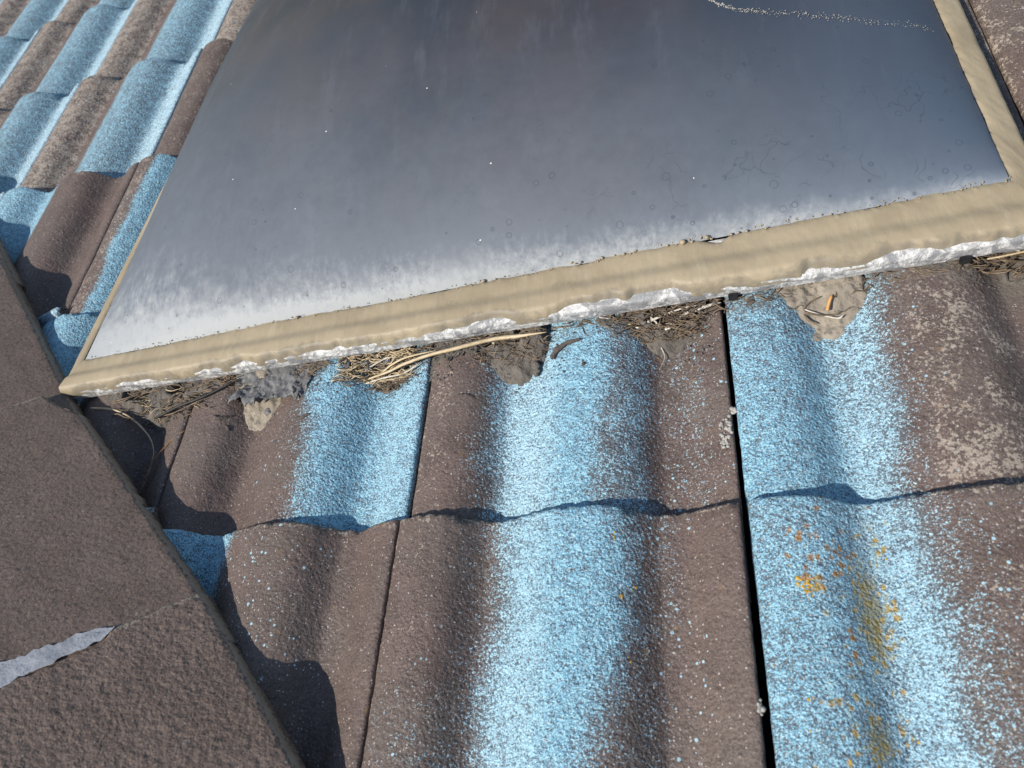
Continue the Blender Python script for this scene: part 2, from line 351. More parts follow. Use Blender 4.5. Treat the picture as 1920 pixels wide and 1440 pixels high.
deck_v, deck_f = [], []
def poly_clip(x0, x1, y0, y1):
    # rectangle cut by the hip line, as a simple polygon
    pts = [(x0, y0), (x1, y0), (x1, y1), (x0, y1)]; out = []
    lim = HIP_C - .06
    for (a, b), (c_, d) in zip(pts, pts[1:] + pts[:1]):
        ia, ib = a + b > lim, c_ + d > lim
        if ia: out.append((a, b))
        if ia != ib:
            t = (lim - a - b) / ((c_ + d) - (a + b)); out.append((a + (c_ - a) * t, b + (d - b) * t))
    return out
R0, R1, C0, C1 = -2, 7, -8, 4
pl = poly_clip(C0 * W, (C1 + 1) * W, (R0 - 1) * G, R1 * G)
n = len(pl)
dv = [(x, y, -.020) for x, y in pl] + [(x, y, -.045) for x, y in pl]
roof = mesh_obj('roof', dv, [tuple(range(n)), tuple(range(2 * n - 1, n - 1, -1))] + [(i, (i + 1) % n, n + (i + 1) % n, n + i) for i in range(n)], M_DECK, smooth_sh=False)
tag(roof, kind='structure')

SHIFT = {(1, 0): .003, (1, 1): -.001, (0, 1): .0015, (0, -1): .0, (1, -1): .001, (2, -2): .001}
rnd = random.Random(4)
def build_tile(r, c):
    dx = SHIFT.get((r, c), rnd.uniform(-.002, .003)); dz = rnd.uniform(0, .0008)
    near = r in (0, 1) and -2 <= c <= 1
    nx, ny = (100, 70) if near else ((56, 26) if r >= -1 else (40, 14))
    gapL, gapR = (.0008, .0008)
    if c == 1 and r in (0, 1): gapL = .0018 if r == 0 else .0036
    if c == 0 and r in (0, 1): gapR = .0046 if r == 1 else .0018
    if c == 0 and r == 0: gapL = .0016
    if r >= 2: gapL = gapR = .0007
    x0, x1 = gapL, W - gapR
    head = -.075; L = G - head
    fx = [x0 + (x1 - x0) * (i / nx) for i in range(nx + 1)]
    fx = [x0, x0 + .0006, x0 + .0016] + fx[1:-1] + [x1 - .0016, x1 - .0006, x1]
    ys = [head + (L - .004) * (j / ny) for j in range(ny + 1)] + [G - .0025, G - .0010, G - .0002]
    yd = [0] * (ny + 1) + [.0004, .0013, .0030]
    xd = {0: .0022, 1: .0008, 2: .0001, len(fx) - 3: .0001, len(fx) - 2: .0008, len(fx) - 1: .0022}
    nxx, nyy = len(fx), len(ys); th = .0105 if r < 2 else .0135
    V, A = [], [[], [], [], [], [], [], []]
    for j, y in enumerate(ys):
        for i, x in enumerate(fx):
            f = x / W; wx, wy = c * W + x, (r - 1) * G + y
            z = prof(f) + (TT if r < 2 else .0160) * y / G + dz
            rag = .0006 * nz(wx * 160, wy * 160, 3, 2) + .0005 * nz(wx * 30, wy * 30, 8, 2)
            if near: z += .00035 * nz(wx * 220, wy * 220, 1, 2)
            z += .0006 * nz(wx * 12, wy * 12, 5, 2)
            z -= xd.get(i, 0) + yd[j]
            chip = .0035 * max(0, nz(wx * 55, r * 5.5, 2, 2) - .28) + .002 * max(0, nz(wx * 160, r * 3.5, 6, 2) - .3)
            yy = y + (rag * 1.6 - chip * 2 if j > ny else 0); z -= chip * .6 if j > ny else 0; xx = x + (rag * .8 if i in xd else 0)
            V.append((xx, yy - G, z))
            p = pattern(r, c, f, max(0, y / G), wx, wy)
            dd = (.180 + .0346 * (wx + .48)) - wy
            p.append((smooth(.050, .004, dd) * (.55 + .45 * smooth(.018, .004, prof(f))) if -.47 < wx < .62 and r == 1 else 0.0) + (.30 * smooth(.010, .004, prof(f)) * smooth(.10, .0, dd) if r == 1 and dd > 0 else 0))
            # worn, bare arris of pale grit along the edges
            for a, q in zip(A, p): a.append(q)
            if j >= ny or i < 3: A[2][-1] = max(A[2][-1], .8 if A[0][-1] < .4 else .2)
    F = [(j * nxx + i, j * nxx + i + 1, (j + 1) * nxx + i + 1, (j + 1) * nxx + i) for j in range(nyy - 1) for i in range(nxx - 1)]
    # underside: every 4th column, head and nose rows
    ring = [i for i in range(nxx)] + [j * nxx + nxx - 1 for j in range(1, nyy)] + [(nyy - 1) * nxx + i for i in range(nxx - 2, -1, -1)] + [j * nxx for j in range(nyy - 2, 0, -1)]
    b0 = len(V)
    for q in ring:
        x, y, z = V[q]; V.append((x, y, z - th + .0015))
        for a in A: a.append(0.0 if a is not A[2] else .3)
    m_ = len(ring)
    F += [(ring[(i + 1) % m_], ring[i], b0 + i, b0 + (i + 1) % m_) for i in range(m_)]
    # bottom strip connecting head row to nose row
    for i in range(nxx - 1):
        hi = b0 + i; ni = b0 + (nxx - 1) + (nyy - 1) + (nxx - 1 - i)
        ni2 = b0 + (nxx - 1) + (nyy - 1) + (nxx - 2 - i)
        F.append((hi, (ni) if ni < b0 + m_ else b0, ni2, hi + 1))
    me = bpy.data.meshes.new('roof_tile'); me.from_pydata(V, [], F)
    for k, vals in zip(('blue', 'pale', 'beige', 'dots', 'gold', 'rust', 'dirt'), A):
        a = me.attributes.new(k, 'FLOAT', 'POINT'); a.data.foreach_set('value', vals)
    # cut where the hip caps cover
    if c * W + dx + r * G - L < HIP_C + .02:
        bm = bmesh.new(); bm.from_mesh(me)
        off = HIP_C - .055 - (c * W + dx) - r * G
        bmesh.ops.bisect_plane(bm, geom=bm.verts[:] + bm.edges[:] + bm.faces[:], plane_co=(off, 0, 0), plane_no=(-1, -1, 0), clear_outer=True)
        if len(bm.verts) < 8: bm.free(); return None
        bm.to_mesh(me); bm.free()
    me.polygons.foreach_set('use_smooth', [True] * len(me.polygons)); me.update()
    o = bpy.data.objects.new('roof_tile', me); o.location = (c * W + dx, r * G, 0)
    return link(o, roof, M_TILE)
TILES = {}
for r in range(R0 + 1, R1 + 1):
    for c in range(C0, C1 + 1):
        if (c + 1) * W + r * G < HIP_C - .04: continue
        o = build_tile(r, c)
        if o: TILES[(r, c)] = o
TL = {(0, 0): 'brown tile with a broad light blue stripe down its middle roll', (0, 1): 'blue tile with golden and rusty lichen, brown with beige specks on its right roll',
      (1, 0): 'brown tile with a solid light blue stripe, just upslope of the skylight', (1, 1): 'tile blue on the left half and beige speckled brown on the right',
      (1, -1): 'dark brown tile with blue on its right roll beside the skylight corner', (0, -1): 'mostly brown tile with a sliver of blue beside the hip caps'}
for k, s in TL.items():
    if k in TILES: TILES[k]['label'] = s

# ------------------------------------------------------------------ adjoining roof slope beyond the hip (turned a quarter about the plumb line)
P0 = ROOF @ Vector((HIP_C / 2 - .1, HIP_C / 2 + .1 * 1, 0))
P0 = ROOF @ Vector((HIP_C - .06, 0.0, -.02))
rotm = Matrix.Translation(P0) @ Matrix.Rotation(math.radians(90), 4, 'Z') @ Matrix.Translation(-P0)
adj = bpy.data.objects.new('adjoining_roof', bpy.data.meshes.new('adjoining_roof'))
lim = HIP_C - .09
pts = [(lim - 1.6 * 0 - (-.9), -.9), (3.2, -.9), (3.2, 2.6), (lim + -2.6 + 5.0, 2.6)]
# in this slope's own coordinates the hip runs along x = y * 0.93 through the same point
px, py = HIP_C - .06, 0.0
k_ = 1.0
poly = [(px - .9 * k_, -.9), (px + 2.6 * k_, 2.6), (px - 2.4, 2.6), (px - 2.4, -.9)]
adj.data.from_pydata([(x, y, -.03) for x, y in poly] + [(x, y, -.05) for x, y in poly], [], [(0, 1, 2, 3), (7, 6, 5, 4), (0, 4, 5, 1), (1, 5, 6, 2), (2, 6, 7, 3), (3, 7, 4, 0)])
adj.data.materials.append(M_DECK); C.objects.link(adj); adj.matrix_world = rotm @ ROOF; tag(adj, kind='structure')
src = [TILES[k].data for k in ((3, 0), (4, 1), (3, -1)) if k in TILES]
for r in range(-1, 7):
    for c in range(-9, 9):
        xc, yc = (c + .5) * W, r * G
        if xc + .5 * W < px + (yc - px * 0) * k_ - .14 and xc > px - 2.3 and yc < 2.55:
            o = bpy.data.objects.new('roof_tile', src[(r * 5 + c) % len(src)]); C.objects.link(o); o.parent = adj; o.location = (c * W, r * G, -.01)

# ------------------------------------------------------------------ hip caps
hip = empty('roof_hip', (-.3, .05, .05)); tag(hip, 'row of dark brown angular hip caps along the left edge of the roof', 'hip ridge')
hip_inv = Matrix.Translation((.3, -.05, -.05))
SLOPE = math.tan(math.radians(21)); s2 = math.sqrt(2)
def hip_pt(along, perp, edge_c, z):         # perp < 0 goes up towards the crest
    sx = edge_c + perp * s2
    return Vector(((sx - along * s2) / 2, (sx + along * s2) / 2, z))
def build_cap(a_head, a_nose, c_head, c_nose, chip=0.0, dim=0.0, seed=1, gap=None, zoff=0.0):
    CREST = .20; na, npp = 60, 44
    V, E, D = [], [], []
    cols = []
    perps = [.0, -.0005, -.0016, -.004] + [-.004 - (CREST - .004) * (i / npp) for i in range(1, npp + 1)] + [-CREST - CREST * 1.0 * i / 8 for i in range(1, 9)]
    alongs = [lerp(a_head, a_nose - .003, j / na) for j in range(na + 1)] + [a_nose - .0016, a_nose - .0005, a_nose]
    dzn = [0] * (na + 1) + [.0004, .0012, .003]
    for j, a in enumerate(alongs):
        g = (a - a_head) / (a_nose - a_head); ec = lerp(c_head, c_nose, g)
        for i, p in enumerate(perps):
            z = .0500 + zoff + .0115 * g
            z += SLOPE * (-p) if p > -CREST else SLOPE * CREST - SLOPE * 1.5 * (-p - CREST)
            if abs(p + CREST) < .012: z -= .0025 * (1 - abs(p + CREST) / .012)
            z -= [.0045, .0018, .0005, 0][i] if i < 4 else 0
            aa, pp = a, p
            if j > na: z -= dzn[j]; aa += .0012 * nz(p * 60, seed, 0, 3)
            if chip and p > -.02:      # the nose corner is broken off
                lim_ = a_nose - chip * (1 - (-p / .02)) ** .7
                if aa > lim_: aa = lim_ + (aa - lim_) * .02; z -= .001
            if i < 4: pp += .0016 * nz(a * 70, seed * 5, 1, 3) + .0008 * nz(a * 300, seed, 1, 2)
            if gap and j > na - 30:     # chipped-away strip of the nose edge
                g0, g1, gd = gap
                if g1 < p < g0: 
                    k = smooth(0, .012, g0 - p)
                    lim_ = a_nose - gd * k * (1 + .25 * nz(p * 90, 2, 2))
                    if aa > lim_: aa = lim_ + (aa - lim_) * .02; z -= .0006 * (j - na) if j > na else 0
            aa += (-p if p > -CREST else 2 * CREST + p) * .17
            w = hip_pt(aa, pp, ec, z + .0007 * nz(a * 25, p * 25, seed) + .0004 * nz(a * 120, p * 120, seed))
            V.append(w); e = max(1 - abs(p) / .004, 1 - (a_nose - a) / .009, 0); E.append(min(1, e)); D.append(dim)
    nc = len(perps); nr = len(alongs)
    F = [(j * nc + i, (j + 1) * nc + i, (j + 1) * nc + i + 1, j * nc + i + 1) for j in range(nr - 1) for i in range(nc - 1)]
    ring = [i for i in range(nc)] + [j * nc + nc - 1 for j in range(1, nr)] + [(nr - 1) * nc + i for i in range(nc - 2, -1, -1)] + [j * nc for j in range(nr - 2, 0, -1)]
    b0 = len(V)
    for q in ring:
        v = V[q]; V.append(v + Vector((0, 0, -.011))); E.append(.3); D.append(dim)
    m_ = len(ring); F += [(ring[i], ring[(i + 1) % m_], b0 + (i + 1) % m_, b0 + i) for i in range(m_)]
    for i in range(nc - 1):
        ni = b0 + (nc - 1) + (nr - 1) + (nc - 1 - i); F.append((b0 + i, b0 + i + 1, ni - 1, ni if ni < b0 + m_ else b0))
    o = mesh_obj('hip_cap', [hip_inv @ v for v in V], F, M_CAP, hip, attrs={'edge': E, 'dimple': D})
    return o
build_cap(.40, .86, -.296, -.293, 0, .0, 11)
build_cap(.78, 1.24, -.290, -.290, 0, .0, 12); build_cap(1.16, 1.62, -.29, -.29, 0, .0, 13); build_cap(1.54, 2.0, -.29, -.29, 0, .1, 14); build_cap(1.92, 2.38, -.29, -.29, 0, .1, 14)
cB = build_cap(.015, .462, -.246, -.291, .060, .1, 2); cB['label'] = 'cap with its outer corner broken off'
cC = build_cap(-.345, .077, -.248, -.249, .0, 1.0, 3, gap=(-.068, -.40, .012), zoff=-.008); cC['label'] = 'coarse dimpled cap with a chipped edge'
build_cap(-.74, -.31, -.249, -.249, 0, .6, 4); build_cap(-1.12, -.69, -.249, -.249, 0, .4, 5)
# bare cement showing where the cap edge has broken away
V, F = [], []
N_ = 40
for i in range(N_ + 1):
    p = -.066 - .135 * i / N_
    wv = smooth(-.02, .10, i / N_) * (1 + .35 * nz(p * 90, 1, 1)) * (.62 + .38 * smooth(.1, .8, i / N_))
    for j in range(7):
        g = j / 6; a0 = .077 - p * .17
        a = a0 - .0125 * wv + .027 * wv * g + .0016 * nz(p * 150, j * .4, 4)
        zc = .0420 + .0115; zb = .0500 + .0115 * ((a0 - .015) / .447)
        z = lerp(zc, zb, smooth(.15, 1, g)) + SLOPE * (-p) + .0009 * nz(p * 90, j * .8, 1) + .0006
        V.append(hip_inv @ hip_pt(a, p, -.2505, z))
F = [(i * 7 + j, i * 7 + j + 1, (i + 1) * 7 + j + 1, (i + 1) * 7 + j) for i in range(N_) for j in range(6)]
mo = mesh_obj('cement_bedding', V, F, M_MORTAR, hip); mo['label'] = 'strip of bare grey cement in the chipped joint'
# mortar / shadow fill under the caps
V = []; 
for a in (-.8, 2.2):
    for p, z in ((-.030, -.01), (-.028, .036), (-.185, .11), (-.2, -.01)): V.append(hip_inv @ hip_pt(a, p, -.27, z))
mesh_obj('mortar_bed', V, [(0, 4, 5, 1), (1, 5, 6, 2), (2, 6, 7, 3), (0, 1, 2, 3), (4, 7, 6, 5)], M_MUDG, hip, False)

# ------------------------------------------------------------------ skylight
sky_o = empty('skylight', (.05, .7, .04)); tag(sky_o, 'weathered dark smoked acrylic dome skylight bedded in beige sealant on the tiles', 'skylight')
SI = Matrix.Translation((-.05, -.7, -.04))
OUT = [Vector((-.480, .180)), Vector((.574, .2165)), Vector((.586, 1.30)), Vector((-.489, 1.30))]
INN = [Vector((-.460, .222)), Vector((.550, .276)), Vector((.560, 1.262)), Vector((-.478, 1.262))]
ZB, ZT, ZI = .0400, .0545, .0610
def quad_pt(Q, u, v):
    return (Q[0] * (1 - u) + Q[1] * u) * (1 - v) + (Q[3] * (1 - u) + Q[2] * u) * v
# frame: rebated ring, chamfered, made of four rails
for side in range(4):
    a, b = OUT[side], OUT[(side + 1) % 4]; ia, ib = INN[side], INN[(side + 1) % 4]
    n = 60; V = []
    for i in range(n + 1):
        t = i / n; o_ = a.lerp(b, t); q = ia.lerp(ib, t); inw = (q - o_)
        for s, z in ((.02, ZB), (0, ZB + .0015), (.0, ZT - .002), (.05, ZT), (1.0, ZI - .003), (1.05, ZB)):
            w = o_ + inw * s; V.append(SI @ Vector((w.x, w.y, z + .0004 * nz(w.x * 8, w.y * 8, 2))))
    F = [(i * 6 + j, (i + 1) * 6 + j, (i + 1) * 6 + (j + 1) % 6, i * 6 + (j + 1) % 6) for i in range(n) for j in range(6)]
    F += [tuple(range(5, -1, -1)), tuple(n * 6 + j for j in range(6))]
    mesh_obj('frame_rail', V, F, M_WHITE, sky_o, False)
# upstand below the frame
V = []
for Qs, z in ((.018, -.018), (.018, ZB)):
    for q in OUT:
        c_ = Vector((.05, .74)); d = (q - c_); w = q - Vector((math.copysign(Qs, d.x), math.copysign(Qs, d.y))); V.append(SI @ Vector((w.x, w.y, z)))
mesh_obj('curb', V, [(0, 1, 5, 4), (1, 2, 6, 5), (2, 3, 7, 6), (3, 0, 4, 7)], M_CURB, sky_o, False)
# torn white membrane on the near rail: wrinkled strip with a ragged top and loose bits
V, E = [], []; n, k = 520, 12
a, b = OUT[0], OUT[1]; d2 = (b - a).normalized(); nn = Vector((d2.y, -d2.x))
for i in range(n + 1):
    t = i / n; s = (b - a).length * t; q = a.lerp(b, t)
    top = ZT + .0025 + .0006 * nz(s * 45, 5, 0)
    for j in range(k + 1):
        g = j / k; z = lerp(ZB - .0008, top, g) + .0006 * nz(s * 60, g * 2, 7)
        wr = .0014 + .0026 * max(0, nz(s * 13 + g * 1.2, g * .8, 3) - .12) + .0006 * nz(s * 110, g * 3, 9)
        wr *= .45 + .55 * smooth(.0, .35, g)
        inn = smooth(.70, 1.0, g) * .008
        w = q + nn * (wr - inn); V.append(SI @ Vector((w.x, w.y, z)))
    iq = INN[0].lerp(INN[1], t) - q
    for j in range(1, 7):                       # and back over the flange, under the sealant
        u = .10 + .36 * j / 6; w = q + iq * u
        V.append(SI @ Vector((w.x, w.y, ZT + .0030 + .0022 * u + .0030 * max(0, nz(s * 16, u * 3, 3) - .1) + .0006 * nz(s * 110, u * 7, 9))))
k += 6
F = [(i * (k + 1) + j, (i + 1) * (k + 1) + j, (i + 1) * (k + 1) + j + 1, i * (k + 1) + j + 1) for i in range(n) for j in range(k)]
mesh_obj('torn_membrane', V, F, M_WHITE, sky_o)
# sealant bands on four sides
def sealant(side, n, k, lo_fn, hi_fn, thick):
    a, b = OUT[side], OUT[(side + 1) % 4]; ia, ib = INN[side], INN[(side + 1) % 4]
    V, E = [], []; L = (b - a).length
    for i in range(n + 1):
        t = i / n; s = L * t; o_ = a.lerp(b, t); q = ia.lerp(ib, t); inw = q - o_
        lo, hi = lo_fn(s), hi_fn(s)
        for j in range(k + 1):
            g = j / k; u = lerp(lo, hi, g)
            # profile: u<0 runs down the outer face, 0..1 over the flange up to the dome
            pts = [(-.30, ZB + .001, -.004), (0, ZT - .003, -.003), (.06, ZT + .002, 0), (1.0, ZI + .0006, 0), (1.2, ZI + .0075, 0)]
            z = interp(u, [(p[0], p[1]) for p in pts]); hs = max(0, u)
            outw = .0024 * (1 - smooth(-.02, .05, u))
            th = thick * min(1, (1 - abs(2 * g - 1) ** 6)) 
            th *= 1 + .25 * nz(s * 11, u * .7, side * 7 + 1) + .12 * nz(s * 40, u * 1.5, side * 7 + 4)
            if g > .9: th += .0012 * max(0, nz(s * 110, 3, 5))
            w = o_ + inw * hs - inw.normalized() * (outw + th * (1 - smooth(-.05, .15, u)) )
            V.append(SI @ Vector((w.x, w.y, z + (th + (.0038 * (1 - smooth(.3, .6, u)) if side == 0 else 0)) * smooth(-.1, .1, u) - (.004 * (1 - smooth(0, .08, g)) if side == 0 else 0)))); E.append(min(1, max(max(0, 1 - (1 - g) * 14) * .8, max(0, 1.15 - g * (4.5 if side == 0 else 9))) * (1 + .5 * nz(s * 10, g, 3))))
    F = [(i * (k + 1) + j, (i + 1) * (k + 1) + j, (i + 1) * (k + 1) + j + 1, i * (k + 1) + j + 1) for i in range(n) for j in range(k)]
    return mesh_obj('sealant_band', V, F, M_SEAL, sky_o, attrs={'edge': E})
def lo0(s): return min(.10, max(-.03, .02 + .14 * nz(s * 8, 0, 1, 2) + .09 * nz(s * 24, 2, 1))) - .06 * smooth(.04, 0, s)
def hi0(s): return 1.0 + .05 * nz(s * 5, 4, 1) + .035 * nz(s * 28, 6, 1) - .14 * math.exp(-((s - .795) / .012) ** 2)
s0 = sealant(0, 700, 26, lo0, hi0, .0030); s0['label'] = 'wide smeared sealant band on the upslope side'
sealant(1, 500, 10, lambda s: -.05 + .05 * nz(s * 9, 8, 1), lambda s: 1.02 + .10 * nz(s * 14, 10, 1), .0025)
sealant(2, 200, 8, lambda s: -.05, lambda s: 1.0, .002)
sealant(3, 500, 10, lambda s: -.05 + .1 * nz(s * 12, 12, 1), lambda s: .95 + .12 * nz(s * 16, 14, 1), .0022)
# crumbs and lumps of cured sealant along the top edge
rnd = random.Random(9)
def lump_mesh(V, F, c, r, seed, flat=.7, sub=2):
    bm = bmesh.new(); bmesh.ops.create_icosphere(bm, subdivisions=sub, radius=1)
    b0 = len(V)
    for v in bm.verts:
        d = v.co.normalized(); k = 1 + .45 * nz(d.x * 1.6 + seed, d.y * 1.6, d.z * 1.6 + seed)
        V.append((c[0] + d.x * r * k, c[1] + d.y * r * k, c[2] + d.z * r * k * flat))
    F += [tuple(b0 + v.index for v in f.verts) for f in bm.faces]; bm.free()
V, F = [], []
for i in range(220):
    s = rnd.random() ** .9; q = INN[0].lerp(INN[1], s); r = rnd.uniform(.0004, .0011) * (1.5 if .60 < s < .80 else 1)
    lump_mesh(V, F, SI @ Vector((q.x, q.y + rnd.uniform(-.004, .003), ZI + .0032)), r, i, .8, 1)
for s, r in ((.722, .0030), (.745, .0022), (.30, .0020), (.52, .0018)):
    q = INN[0].lerp(INN[1], s); lump_mesh(V, F, SI @ Vector((q.x, q.y - .001, ZI + .004)), r, s * 100, .8, 2)
o = mesh_obj('sealant_crumbs', V, F, M_SEAL, sky_o); o['kind'] = 'stuff'
# black clips under the near rail
for x in (.3105, .5035):
    t = (x - a.x) / (b.x - a.x) if False else (x - OUT[0].x) / (OUT[1].x - OUT[0].x); q = OUT[0].lerp(OUT[1], t)
    bm = bmesh.new(); bmesh.ops.create_cube(bm, size=1)
    bmesh.ops.scale(bm, vec=(.009, .004, .008), verts=bm.verts); bmesh.ops.bevel(bm, geom=bm.edges, offset=.0008, segments=2, affect='EDGES')
    me = bpy.data.meshes.new('rail_clip'); bm.to_mesh(me); bm.free(); o = bpy.data.objects.new('rail_clip', me)
    o.location = SI @ Vector((q.x, q.y - .0035, ZB + .0005)); link(o, sky_o, M_BLACK)
# dome
V, Eg, Sd, Rg = [], [], [], []; nu, nv = 150, 150
HD = .142
def dshape(t): return 1 - abs(2 * t - 1) ** 2.35
for j in range(nv + 1):
    v = j / nv; v = v * v * (3 - 2 * v) * .35 + v * .65
    for i in range(nu + 1):
        u = i / nu; u = u * u * (3 - 2 * u) * .35 + u * .65
        w = quad_pt(INN, u, v); z = ZI + HD * (dshape(u) * dshape(v)) ** .74
        V.append(SI @ Vector((w.x, w.y, z + .0012 * nz(w.x * 5, w.y * 5, 3))))
        dn = v * 1.04; dl = u * 1.0; dr = (1 - u) * 1.0; df = (1 - v)
        wob = .03 * nz(w.x * 6, w.y * 6, 1)
        left = .5 * math.exp(-((dl + wob) / .30) ** 2)
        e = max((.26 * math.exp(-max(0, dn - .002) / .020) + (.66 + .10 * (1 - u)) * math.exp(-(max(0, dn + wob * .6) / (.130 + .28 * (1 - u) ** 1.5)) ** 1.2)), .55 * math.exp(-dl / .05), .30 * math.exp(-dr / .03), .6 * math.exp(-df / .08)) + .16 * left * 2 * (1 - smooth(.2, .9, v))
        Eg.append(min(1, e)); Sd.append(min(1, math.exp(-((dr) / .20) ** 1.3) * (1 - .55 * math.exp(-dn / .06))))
        Rg.append(smooth(.35, .95, u) * math.exp(-((dn - .05) / .14) ** 2))
F = [(j * (nu + 1) + i, j * (nu + 1) + i + 1, (j + 1) * (nu + 1) + i + 1, (j + 1) * (nu + 1) + i) for j in range(nv) for i in range(nu)]
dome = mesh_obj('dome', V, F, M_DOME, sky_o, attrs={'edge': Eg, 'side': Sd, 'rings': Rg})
def dome_z(x, y):
    # approximate height of the dome above the roof plane
    u = (x - (-.456)) / 1.01; v = (y - (.222 + .054 * u)) / (1.262 - .222 - .054 * u)
    u = min(1, max(0, u)); v = min(1, max(0, v)); return ZI + HD * (dshape(u) * dshape(v)) ** .74
# pale flakes laid across the dome to imitate glints along a crack
V, F = [], []
rnd = random.Random(5)
GL = [(.318, .505), (.338, .490), (.372, .484), (.422, .480), (.472, .476), (.532, .486)]
for i in range(420):
    t = rnd.random() ** 1.25; k = t * (len(GL) - 1); i0 = int(k); p0, p1 = GL[i0], GL[min(i0 + 1, len(GL) - 1)]; fr = k - i0
    x = lerp(p0[0], p1[0], fr); y = lerp(p0[1], p1[1], fr) + rnd.gauss(0, .0012 + .0022 * t) + .004 * nz(x * 70, 1, 1)
    r = rnd.uniform(.0003, .0011) * (1 - .5 * t); lump_mesh(V, F, SI @ Vector((x, y, dome_z(x, y) + r * .2)), r, i, .5, 1)
o = mesh_obj('glint_flakes', V, F, M_CRUST, sky_o); o['kind'] = 'stuff'

# ------------------------------------------------------------------ mud and litter caught above the skylight
def mud(name, x0, x1, yfront, zf, slope, mat, label, cat, bow=0.0, seed=1, kind=None, y1=.215, rough=1.0, dip=1.0):
    st = .0016; nx_ = int((x1 - x0) / st); ny_ = int((y1 - yfront + .03) / st); V, keep = [], {}
    F = []; xm = (x0 + x1) / 2
    for j in range(ny_ + 1):
        for i in range(nx_ + 1):
            x = x0 + (x1 - x0) * i / nx_; y = yfront - .03 + (y1 - yfront + .03) * j / ny_
            yf = yfront + bow * ((x - xm) / (x1 - x0) * 2) ** 2 + .006 * nz(x * 40, seed, 2)
            s_ = surf(x, y)
            z = zf + (y - yf) * slope + rough * (.0030 * nz(x * 38, y * 38, seed) + .0014 * nz(x * 140, y * 140, seed))
            edge = min(i, nx_ - i) / nx_
            z -= .012 * (1 - smooth(0, .12, edge))
            yr = .180 + .0346 * (x + .48)
            z -= dip * .022 * smooth(yr - .014, yr - .003, y) * smooth(-.15, .12, nz(x * 30, 3, seed + 4))
            z = min(z, .0385 + .001 * nz(x * 50, y * 50, seed))
            V.append((x, y, z)); keep[(i, j)] = z > s_ - .0035
    for j in range(ny_):
        for i in range(nx_):
            if keep[(i, j)] or keep[(i + 1, j)] or keep[(i, j + 1)] or keep[(i + 1, j + 1)]:
                q = j * (nx_ + 1) + i; F.append((q, q + 1, q + nx_ + 2, q + nx_ + 1))
    used = sorted({v for f in F for v in f}); mp = {v: i for i, v in enumerate(used)}
    cx = V[used[0]]
    o = mesh_obj(name, [tuple(Vector(V[u]) - Vector(cx)) for u in used], [tuple(mp[v] for v in f) for f in F], mat, loc=cx)
    return tag(o, label, cat, 'dirt caught above the skylight', kind)
mud('mud_patch', -.250, -.172, .130, .0130, .40, M_MUD, 'tan mud between the two left dark rolls, below the grey flashing scrap', 'mud', .01, 1)
mud('mud_patch', -.125, -.018, .166, .0120, .55, M_MUDG, 'dark dirt under the straw heap in the blue valley left of the brown roll', 'mud', .0, 2)
mud('mud_patch', .050, .134, .152, .0140, .6, M_MUDG, 'grey dirt tongue in the valley left of the widest blue roll', 'mud', .0, 3)
mud('mud_patch', .188, .285, .168, .0090, .8, M_MUDG, 'dark dirt with bleached leaves left of the wide black tile gap', 'mud', .0, 4)
mud('mud_patch', .330, .432, .166, .0150, .42, M_MUD, 'large cracked tan mud fill with an orange stem in it', 'mud', .0, 5, dip=0.0, rough=1.3)
mud('mud_patch', .488, .600, .205, .0160, .50, M_MUDG, 'dirt under the far right end of the skylight rail', 'mud', .0, 6)
mud('dirt_heap', -.440, -.262, .148, .0140, .9, M_MUDG, 'dark dirt heap under the left corner of the skylight', 'dirt', .0, 7)

# torn grey flashing scraps
def scrap(x0, x1, y0, y1, z0, label, seed, mat=M_FLASH, amp=.006):
    n, k = 60, 30; V, F = [], []
    cx, cy = (x0 + x1) / 2, (y0 + y1) / 2
    for i in range(n + 1):
        for j in range(k + 1):
            a, b = i / n, j / k
            x = lerp(x0, x1, a) + .004 * nz(a * 4, b * 4, seed + 9); y = lerp(y0, y1, b) + .008 * nz(a * 5, seed, 0) * (1 - b)
            y += .006 * nz(a * 14, seed + 3, 0) * (1 - b)
            z = max(surf(x, y) + .002, z0 * .8 + .2 * surf(x, y)) + amp * nz(x * 55, y * 55, seed) + amp * .5 * abs(nz(x * 130, y * 130, seed)) - .004 * (1 - smooth(0, .15, min(a, 1 - a)))
            V.append((x - cx, y - cy, min(z, .0392 + .0006 * nz(x * 60, y * 60, seed)) - z0))
    F = [(i * (k + 1) + j, (i + 1) * (k + 1) + j, (i + 1) * (k + 1) + j + 1, i * (k + 1) + j + 1) for i in range(n) for j in range(k)]
    o = mesh_obj('flashing_scrap', V, F, mat, loc=(cx, cy, z0)); md = o.modifiers.new('thickness', 'SOLIDIFY'); md.thickness = .0015
    return tag(o, label, 'flashing', 'scraps of old flashing under the skylight rail')
scrap(-.242, -.138, .150, .212, .0385, 'crumpled grey flashing scrap over the tan mud beside the dark brown roll', 1)
scrap(-.108, -.038, .186, .212, .030, 'grey flashing scrap behind the straw heap', 2)
scrap(.008, .062, .178, .208, .036, 'dark crust of old flashing on top of the narrow brown roll', 3, M_MUDG, .003)

